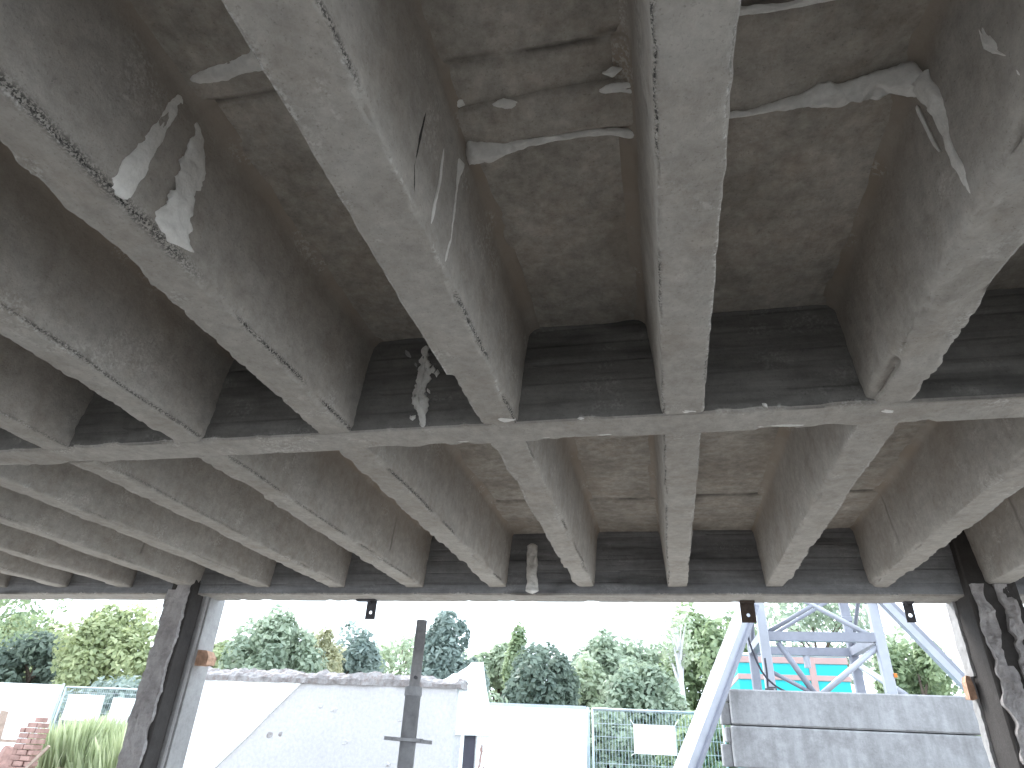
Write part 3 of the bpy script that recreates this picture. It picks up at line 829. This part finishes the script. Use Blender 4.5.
def lump(x, y, s_, h, mat, label, seed):
    rs = random.Random(seed)
    n = 8
    ring = lambda f, z: [(x + s_ * 1.25 * f * rs.uniform(.8, 1) * math.cos(2*math.pi*a/n), y + s_ * f * rs.uniform(.8, 1) * math.sin(2*math.pi*a/n), z + rs.uniform(-.04, .04) * (z > G)) for a in range(n)]
    V = ring(1, G - .02) + ring(.95, G + h * .55) + ring(.55, G + h)
    Fc = [tuple(range(n-1, -1, -1)), tuple(range(2*n, 3*n))]
    for l in range(2):
        Fc += [(l*n+a, l*n+(a+1) % n, l*n+n+(a+1) % n, l*n+n+a) for a in range(n)]
    return tag(MB().add(V, Fc).build('rubble_lump', MAT[mat], None), label, 'rubble', 'rubble lumps at lower left')
lump(-13.25, 12.6, .30, .95, 'oldbrick', 'reddish rubble lump left of the brick stump', 1)
lump(-11.65, 12.25, .26, .62, 'oldbrick', 'reddish rubble lump right of the brick stump', 2)
lump(-10.95, 12.1, .30, .60, 'ruin', 'pale rubble lump at the foot of the weeds', 3)
lump(-10.25, 12.0, .26, .64, 'oldbrick', 'brownish rubble lump closest to the left column', 4)

# ------------------------------------------------------------------ foliage
LEAF = dict(
    dark=leaf_mat('leaf_dark', (0.12, 0.165, 0.14), (0.28, 0.34, 0.27)),
    green=leaf_mat('leaf_green', (0.17, 0.235, 0.14), (0.43, 0.51, 0.30)),
    yellow=leaf_mat('leaf_yellow', (0.22, 0.28, 0.15), (0.60, 0.64, 0.37)),
    grey=leaf_mat('leaf_grey', (0.18, 0.24, 0.18), (0.48, 0.55, 0.41)),
    pale=leaf_mat('leaf_pale', (0.30, 0.37, 0.26), (0.62, 0.68, 0.50)),
    warm=leaf_mat('leaf_warm', (0.28, 0.29, 0.18), (0.62, 0.60, 0.40)),
    blue=leaf_mat('leaf_blue', (0.16, 0.215, 0.20), (0.39, 0.46, 0.41)),
)

def leaf_mesh(name, C, Nn, size, rng):
    n = len(C)
    a = rng.normal(size=(n, 3))
    a -= (a * Nn).sum(1, keepdims=True) * Nn
    a /= np.linalg.norm(a, axis=1, keepdims=True) + 1e-9
    b = np.cross(Nn, a)
    s = size * rng.uniform(0.6, 1.35, (n, 1))
    fold = Nn * s * 0.18
    V = np.stack([C - a * s, C - b * s * .55 + fold, C + a * s, C + b * s * .55 + fold], 1).reshape(-1, 3)
    me = bpy.data.meshes.new(name)
    me.vertices.add(4 * n); me.loops.add(6 * n); me.polygons.add(2 * n)
    me.vertices.foreach_set('co', V.astype(np.float32).ravel())
    base = np.arange(n)[:, None] * 4
    me.loops.foreach_set('vertex_index', (base + np.array([[0, 1, 2, 0, 2, 3]])).astype(np.int32).ravel())
    me.polygons.foreach_set('loop_start', (np.arange(2 * n) * 3).astype(np.int32))
    me.update(calc_edges=True)
    return me

def crown_points(c, rx, rz, nb, n, rng, shape='round', br=0.38, low=-0.75):
    cs = []
    while len(cs) < nb:
        p = rng.uniform(-1, 1, 3)
        if np.linalg.norm(p) > 1 or p[2] < low: continue
        if shape == 'cone':
            if math.hypot(p[0], p[1]) > (1 - p[2]) * 0.55: continue
        r = np.linalg.norm(p)
        p = p / (r + 1e-6) * (r ** 0.45) * 0.78
        cs.append(p)
    cs = np.array(cs)
    brs = rng.uniform(0.65, 1.25, nb) * br
    k = rng.integers(0, nb, n)
    d = rng.normal(size=(n, 3)); d /= np.linalg.norm(d, axis=1, keepdims=True)
    rr = brs[k] * rng.uniform(0.55, 1.08, n) ** 0.6
    P = cs[k] + d * rr[:, None]
    Nn = d * 0.8 + rng.normal(size=(n, 3)) * 0.5 + np.array([0, 0, 0.35])
    Nn /= np.linalg.norm(Nn, axis=1, keepdims=True)
    W_ = np.array(c) + P * np.array([rx, rx, rz])
    blob = rng.uniform(0, 1, nb)[k]
    return W_, Nn, np.array(c) + cs * np.array([rx, rx, rz]), blob

def tree(name, x, y, zt, zb, r, kind, label, n=6500, leaf=0.16, nb=26, shape='round', br=0.38, bark='bark', seed=1, cat='tree', trunk_r=0.16, tx=0.0):
    rng = np.random.default_rng(seed)
    t = empty(name, (x, y, G), label, cat, 'trees and bushes beyond the site fence')
    c = (x, y, (zt + zb) / 2)
    rz = (zt - zb) / 2
    P, Nn, cs, blob = crown_points(c, r, rz, nb, n, rng, shape, br)
    me = leaf_mesh('crown', P, Nn, leaf, rng)
    tint = np.clip(rng.uniform(0, 1, n) * 0.6 + blob * 0.4, 0, 1)
    attr(me, 'tint', np.repeat(tint, 4))
    o = link('crown', me, LEAF[kind], t)
    o['kind'] = 'stuff'
    mb = MB()
    top = Vector((x + tx, y, zb + (zt - zb) * .75))
    p0 = Vector((x + tx, y, G - .02))
    mb.tube([p0, p0.lerp(top, .33) + Vector((.05, 0, 0)), p0.lerp(top, .66), top], [trunk_r, trunk_r * .75, trunk_r * .5, trunk_r * .2], 8)
    mb.build('trunk', MAT[bark], t, True)
    for q in cs[:min(9, nb)]:
        q = Vector(q)
        f = max(.15, min(.8, (q.z - G) / (top.z - G) - .25))
        s_ = p0.lerp(top, f)
        MB().tube([s_, s_.lerp(q, .5) + Vector((0, 0, .12)), q], [trunk_r * .35, trunk_r * .22, trunk_r * .08], 5).build('branch', MAT[bark], t)
    return t

tree('pale_tree', -37.9, 34, 7.5, 1.6, 3.0, 'yellow', 'pale yellow-green tree at the far left edge behind the dark round tree', 8000, .20, seed=1)
tree('round_tree', -28.9, 27, 5.2, 1.6, 1.75, 'dark', 'dark green round tree at left above the widest white sheet', 6500, .15, seed=2)
tree('maple_tree', -23.0, 25, 6.15, 1.4, 2.2, 'yellow', 'bright yellow-green leafy tree beside the left column', 11000, .13, 34, br=.34, seed=3)
tree('conifer', -31.8, 33, 8.0, 1.5, 1.5, 'blue', 'slim blue-green conifer rising behind the bright yellow-green tree', 5000, .18, 30, 'cone', .26, seed=4)
tree('pale_tree', -45.00, 45, 6.98, 1.10, 3.25, 'pale', 'low pale tree in the gap left of the bright yellow-green tree', 5000, .2, seed=5)
tree('pale_tree', -24.6, 34, 6.0, 1.5, 2.0, 'yellow', 'small yellow-green tree just right of the left column', 5000, .18, seed=6)
tree('round_tree', -17.2, 28, 6.5, 1.6, 2.15, 'grey', 'full round grey-green tree above the ruined wall', 11000, .14, 34, br=.34, seed=7)
tree('bushy_tree', -17.82, 33.2, 6.69, 1.60, 1.27, 'warm', 'small warm yellowish tree against the right side of the round grey-green tree', 4500, .14, seed=8)
tree('willow_tree', -18.12, 37.5, 7.32, 1.50, 2.29, 'blue', 'pale bluish tree behind the warm yellowish one', 5500, .2, seed=9)
tree('willow_tree', -17.60, 44.3, 8.70, 1.40, 3.00, 'pale', 'low pale green tree left of the standing prop', 5500, .2, seed=10)
tree('willow_tree', -16.30, 52.0, 8.90, 1.40, 2.90, 'pale', 'low pale yellow tree directly behind the top of the prop', 4500, .2, seed=35)
tree('poplar_tree', -8.90, 28.0, 6.75, 1.50, 1.50, 'blue', 'dark spiky-topped tree just right of the prop', 8500, .14, 40, br=.30, seed=51)
tree('light_tree', -8.2, 34, 6.0, 1.3, 1.6, 'pale', 'light green tree between the spiky tree and the dark bushy tree', 6000, .19, seed=12)
tree('slim_tree', -6.80, 32.0, 6.25, 1.50, 0.75, 'green', 'slim green tree poking up left of the dark bushy tree', 3000, .15, seed=13)
tree('bushy_tree', -4.35, 24, 5.15, 1.3, 1.3, 'dark', 'dark bushy tree in the middle above the white hoarding', 8500, .12, 32, br=.34, seed=14)
tree('light_tree', -3.7, 30, 5.1, 1.2, 1.3, 'pale', 'low light green tree just right of the dark bushy tree', 5000, .17, seed=15)
tree('grey_tree', -2.82, 34.5, 6.62, 1.18, 1.99, 'grey', 'wide grey-green tree behind the mesh fence', 8000, .17, 30, seed=16)
tree('leafy_tree', -1.37, 41, 7.64, 1.14, 2.16, 'grey', 'tall grey-green tree left of the pale birch', 7000, .19, 30, seed=17)
tree('grey_bush', -.7, 23, 4.15, .6, 1.35, 'grey', 'nearer grey-green bush behind the white sign', 8000, .11, 30, seed=18, cat='bush')
tree('leafy_tree', 2.0, 30, 7.4, .8, 2.1, 'green', 'tall green tree behind the raking strut', 11000, .15, 34, seed=19)
tree('birch_tree', .45, 26, 6.4, 4.3, .75, 'pale', 'sparse birch with a pale trunk standing against the sky', 380, .11, 16, bark='birchbark', seed=20, trunk_r=.2)
tree('sparse_tree', 6.8, 34, 8.8, 4.2, 2.9, 'grey', 'sparse tree showing between the crane mast legs', 1500, .17, 26, seed=21)
tree('low_tree', 7.31, 47, 5.52, 0.30, 3.92, 'green', 'low green tree behind the turquoise container', 5000, .2, 24, seed=37)
tree('leafy_tree', 8.6, 27, 5.6, .8, 1.5, 'green', 'green tree between the crane mast and the right column', 7500, .14, 30, seed=22)
tree('leafy_tree', 12.12, 40, 8.39, 0.63, 1.64, 'pale', 'paler taller tree behind the green one at right', 5500, .17, 28, seed=23)
tree('hedge_bush', 0.80, 18.6, 2.57, 0.36, 1.10, 'green', 'low green bush at the foot of the mesh fence', 5500, .10, 24, seed=24, cat='bush')
tree('hedge_bush', -1.58, 19.8, 2.59, 0.30, 1.15, 'grey', 'low grey-green bush behind the left half of the mesh fence', 5500, .10, 24, seed=25, cat='bush')
tree('hedge_bush', -5.61, 19.3, 2.83, 0.37, 1.70, 'grey', 'low bush behind the white hoarding panel', 5500, .13, 24, seed=26, cat='bush')
tree('hedge_bush', -14.3, 17.5, 2.2, .2, 1.7, 'yellow', 'low yellow-green bush behind the left mesh fence', 4500, .10, 22, seed=27, cat='bush')
tree('hedge_bush', -17.6, 20, 3.0, .2, 1.8, 'blue', 'bluish low bush behind the small white sheets', 4500, .12, 22, seed=28, cat='bush')
tree('tall_tree', -25.2, 22, 10.5, 4.05, 3.1, 'green', 'overhanging leafy branch of a taller tree at the top left corner', 3600, .11, 40, br=.3, seed=29, tx=-4.5)

# bright weeds at the foot of the left column
def weeds(x0, x1, y0, y1, zt, n, label, seed):
    rng = np.random.default_rng(seed)
    x = rng.uniform(x0, x1, n); y = rng.uniform(y0, y1, n)
    h = (zt - G) * rng.uniform(.5, 1, n) * (0.78 + 0.22 * vnoise(x * 2.2, y, 0, seed))
    lean = rng.normal(0, .16, (n, 2)); wd = rng.uniform(.012, .03, n)
    an = rng.uniform(0, math.pi, n)
    dx, dy = np.cos(an) * wd, np.sin(an) * wd
    o_ = np.full(n, G)
    V = np.stack([np.stack([x - dx, y - dy, o_], -1), np.stack([x + dx, y + dy, o_], -1),
                  np.stack([x + lean[:, 0] * .4 + dx, y + lean[:, 1] * .4 + dy, G + h * .6], -1),
                  np.stack([x + lean[:, 0], y + lean[:, 1], G + h], -1)], 1).reshape(-1, 3)
    me = mesh('weeds', V, (np.arange(n)[:, None] * 4 + np.arange(4)).tolist())
    attr(me, 'tint', np.repeat(rng.uniform(0, 1, n), 4))
    return tag(link('weeds', me, MAT['grass']), label, 'weeds', kind='stuff')
weeds(-13.4, -10.3, 13.1, 14.35, 1.95, 9000, 'tall bright green weeds in front of the left mesh fence', 3)

# ------------------------------------------------------------------ tower crane base, ballast and mast
BG = 'concrete ballast blocks of the crane'
def ballast(x0, x1, y0, y1, z0, z1, label, notch):
    r = empty('ballast_block', ((x0 + x1) / 2, (y0 + y1) / 2, z0), label, 'concrete block', BG)
    # body with two end lugs set back from the front face
    MB().box((x0, y0, z0 + .006), (x1, y1, z1 - .006), .018).build('body', MAT['ballast'], r)
    h = z1 - z0
    MB().box((x0 - .12, y0 + .16, z0 + .008), (x0, y0 + .44, z0 + h * notch), .012).build('end_lug', MAT['ballast'], r)
    MB().box((x0 - .06, y0 + .10, z0 + h * notch + .02), (x0, y0 + .46, z1 - .02), .012).build('end_rib', MAT['ballast'], r)
    for yy in ((y0 + .15, y1 - .15) if z1 > 2.2 else ()):
        MB().tube([(x0 + .5, yy, z1 - .01), (x0 + .5, yy, z1 + .035), (x0 + .6, yy, z1 + .035), (x0 + .6, yy, z1 - .01)], .012, 6).build('lifting_loop', MAT['dark_steel'], r)
    return r
ballast(.76, 3.60, 9.5, 10.05, 1.94, 2.36, 'topmost concrete ballast block under the crane mast', .62)
ballast(.735, 3.56, 9.5, 10.05, 1.47, 1.94, 'second concrete ballast block from the top under the crane mast', .55)
ballast(.735, 3.56, 9.5, 10.05, 1.00, 1.47, 'third concrete ballast block from the top, mostly below the picture edge', .55)
ballast(.735, 3.56, 9.5, 10.05, .58, 1.00, 'fourth concrete ballast block from the top under the crane mast', .55)
ballast(.735, 3.56, 9.5, 10.05, G, .58, 'bottom concrete ballast block resting on the ground', .55)

XL, XR, YF, YR = 1.37, 2.87, 10.2, 11.7
cn = empty('tower_crane', ((XL + XR) / 2, (YF + YR) / 2, G), 'grey steel tower crane mast base with lattice braces and raking struts', 'crane')
LEGT = 5.2
legs = []
for x, y in ((XL, YF), (XR, YF), (XL, YR), (XR, YR)):
    lg = MB().box((x - .065, y - .065, G), (x + .065, y + .065, LEGT), .012).build('mast_leg', MAT['crane_light' if y == YF else 'crane'], cn)
    MB().box((x - .076, y - .076, 3.55), (x + .076, y + .076, 3.63), .008).build('splice_collar', MAT['crane'], lg)
def brace(p, q, r_=.03, mat='crane', nm='diagonal_brace'):
    MB().tube([p, q], r_, 10).build(nm, MAT[mat], cn, True)
ZH = 3.10
for y in (YF, YR):
    MB().bar((XL, y, ZH), (XR, y, ZH), .11, .12).build('horizontal_brace', MAT['crane'], cn)
for x in (XL, XR):
    MB().bar((x, YF, ZH), (x, YR, ZH), .11, .12).build('horizontal_brace', MAT['crane'], cn)
brace((XR, YF, 3.02), (1.95, YF, 2.33), .04, 'crane_light')
brace((1.95, YF, 2.33), (1.55, YF, 3.02), .04)
brace((XL, YF, 2.66), (1.98, YF, 2.34), .028)
brace((XR, YR, 2.95), (3.05, YF + .05, 2.40), .045, 'crane_light')
brace((XR, YF, 3.06), (XL + .2, YF, 3.85), .035, 'crane_light')
brace((XL, YF, 3.12), (XR - .2, YF, 3.85), .03)
brace((XL, YR, 3.15), (XR, YR, 4.0), .03)
brace((XR, YR, 3.15), (XR, YF, 4.1), .03)
brace((XL, YR, 3.15), (XL, YF, 4.1), .03)
for y in (YF, YR):
    MB().bar((XL, y, 4.05), (XR, y, 4.05), .10, .10).build('horizontal_brace', MAT['crane_light'], cn)
MB().tube([((XL + XR) / 2 + .05, YR, 2.86), ((XL + XR) / 2 + .05, YR, 3.05)], .05, 10).build('hanger', MAT['crane_light'], cn)
MB().box((XR + .06, YF - .08, 2.60), (XR + .10, YF - .03, 2.65), .004).build('marker_lamp', MAT['orange'], cn)
# raking struts down to the corners of the cross frame
for p, q, sw in (((1.20, 9.95, 3.50), (-.45, 7.95, G + .15), .19), ((2.97, 10.1, 3.63), (5.34, 10.1, G + .15), .135)):
    st = MB().bar(p, q, sw, sw).build('raking_strut', MAT['crane_light'], cn)
    MB().box((q[0] - .3, q[1] - .3, G), (q[0] + .3, q[1] + .3, G + .2), .02).build('foot', MAT['crane'], st)
    p_, q_ = Vector(p), Vector(q)
    MB().bar(p_ + Vector((sw * .55, -.05, -.03)), q_ + Vector((sw * .55, -.05, -.03)), .04, .05).build('strut_rail', MAT['crane'], st)
def cable(pts, label, r_=.014):
    P = [Vector(p) for p in pts]
    out = []
    for i in range(len(P) - 1):
        a, b, c, d = P[max(i-1, 0)], P[i], P[i+1], P[min(i+2, len(P)-1)]
        for k in range(6):
            t = k / 6
            out.append(.5 * ((2*b) + (c-a)*t + (2*a-5*b+4*c-d)*t*t + (3*b-a-3*c+d)*t**3))
    out.append(P[-1])
    return tag(MB().tube(out, r_, 6).build('cable', MAT['cable'], None, True), label, 'cable', 'cables on the crane mast')
cable([(1.12, 9.9, 3.25), (1.14, 9.9, 2.95), (1.25, 9.95, 2.62), (1.40, 10.0, 2.45), (1.55, 10.0, 2.37)], 'thin dark cable curving down in front of the near mast leg')
cable([(1.33, 10.08, 2.80), (1.33, 10.08, 2.6), (1.31, 10.08, 2.37)], 'short dark cable hanging straight down along the mast leg')

# ------------------------------------------------------------------ turquoise container behind the crane
cx0, cx1, cy, cz1 = 1.27, 3.15, 13.4, 3.28
ct = empty('site_container', ((cx0 + cx1) / 2, cy + 1.0, G), 'turquoise site container with salmon frame bands behind the crane', 'container')
MB().box((cx0, cy, G), (cx1, cy + 2.2, cz1 - .03), .01).build('body', MAT['cyan'], ct)
MB().box((cx0 - .02, cy - .02, cz1 - .05), (cx1 + .02, cy + 2.22, cz1), .01).build('roof_edge', MAT['white'], ct)
for za, zb in ((cz1 - .17, cz1 - .06), (cz1 - .45, cz1 - .36), (cz1 - .95, cz1 - .85)):
    MB().box((cx0 - .012, cy - .025, za), (cx1 + .012, cy + 2.2, zb), .006).build('band', MAT['salmon'], ct)
for xa in (2.50, 1.52):
    MB().box((xa, cy - .03, G), (xa + .11, cy + .01, cz1 - .06), .006).build('upright', MAT['salmon'], ct)
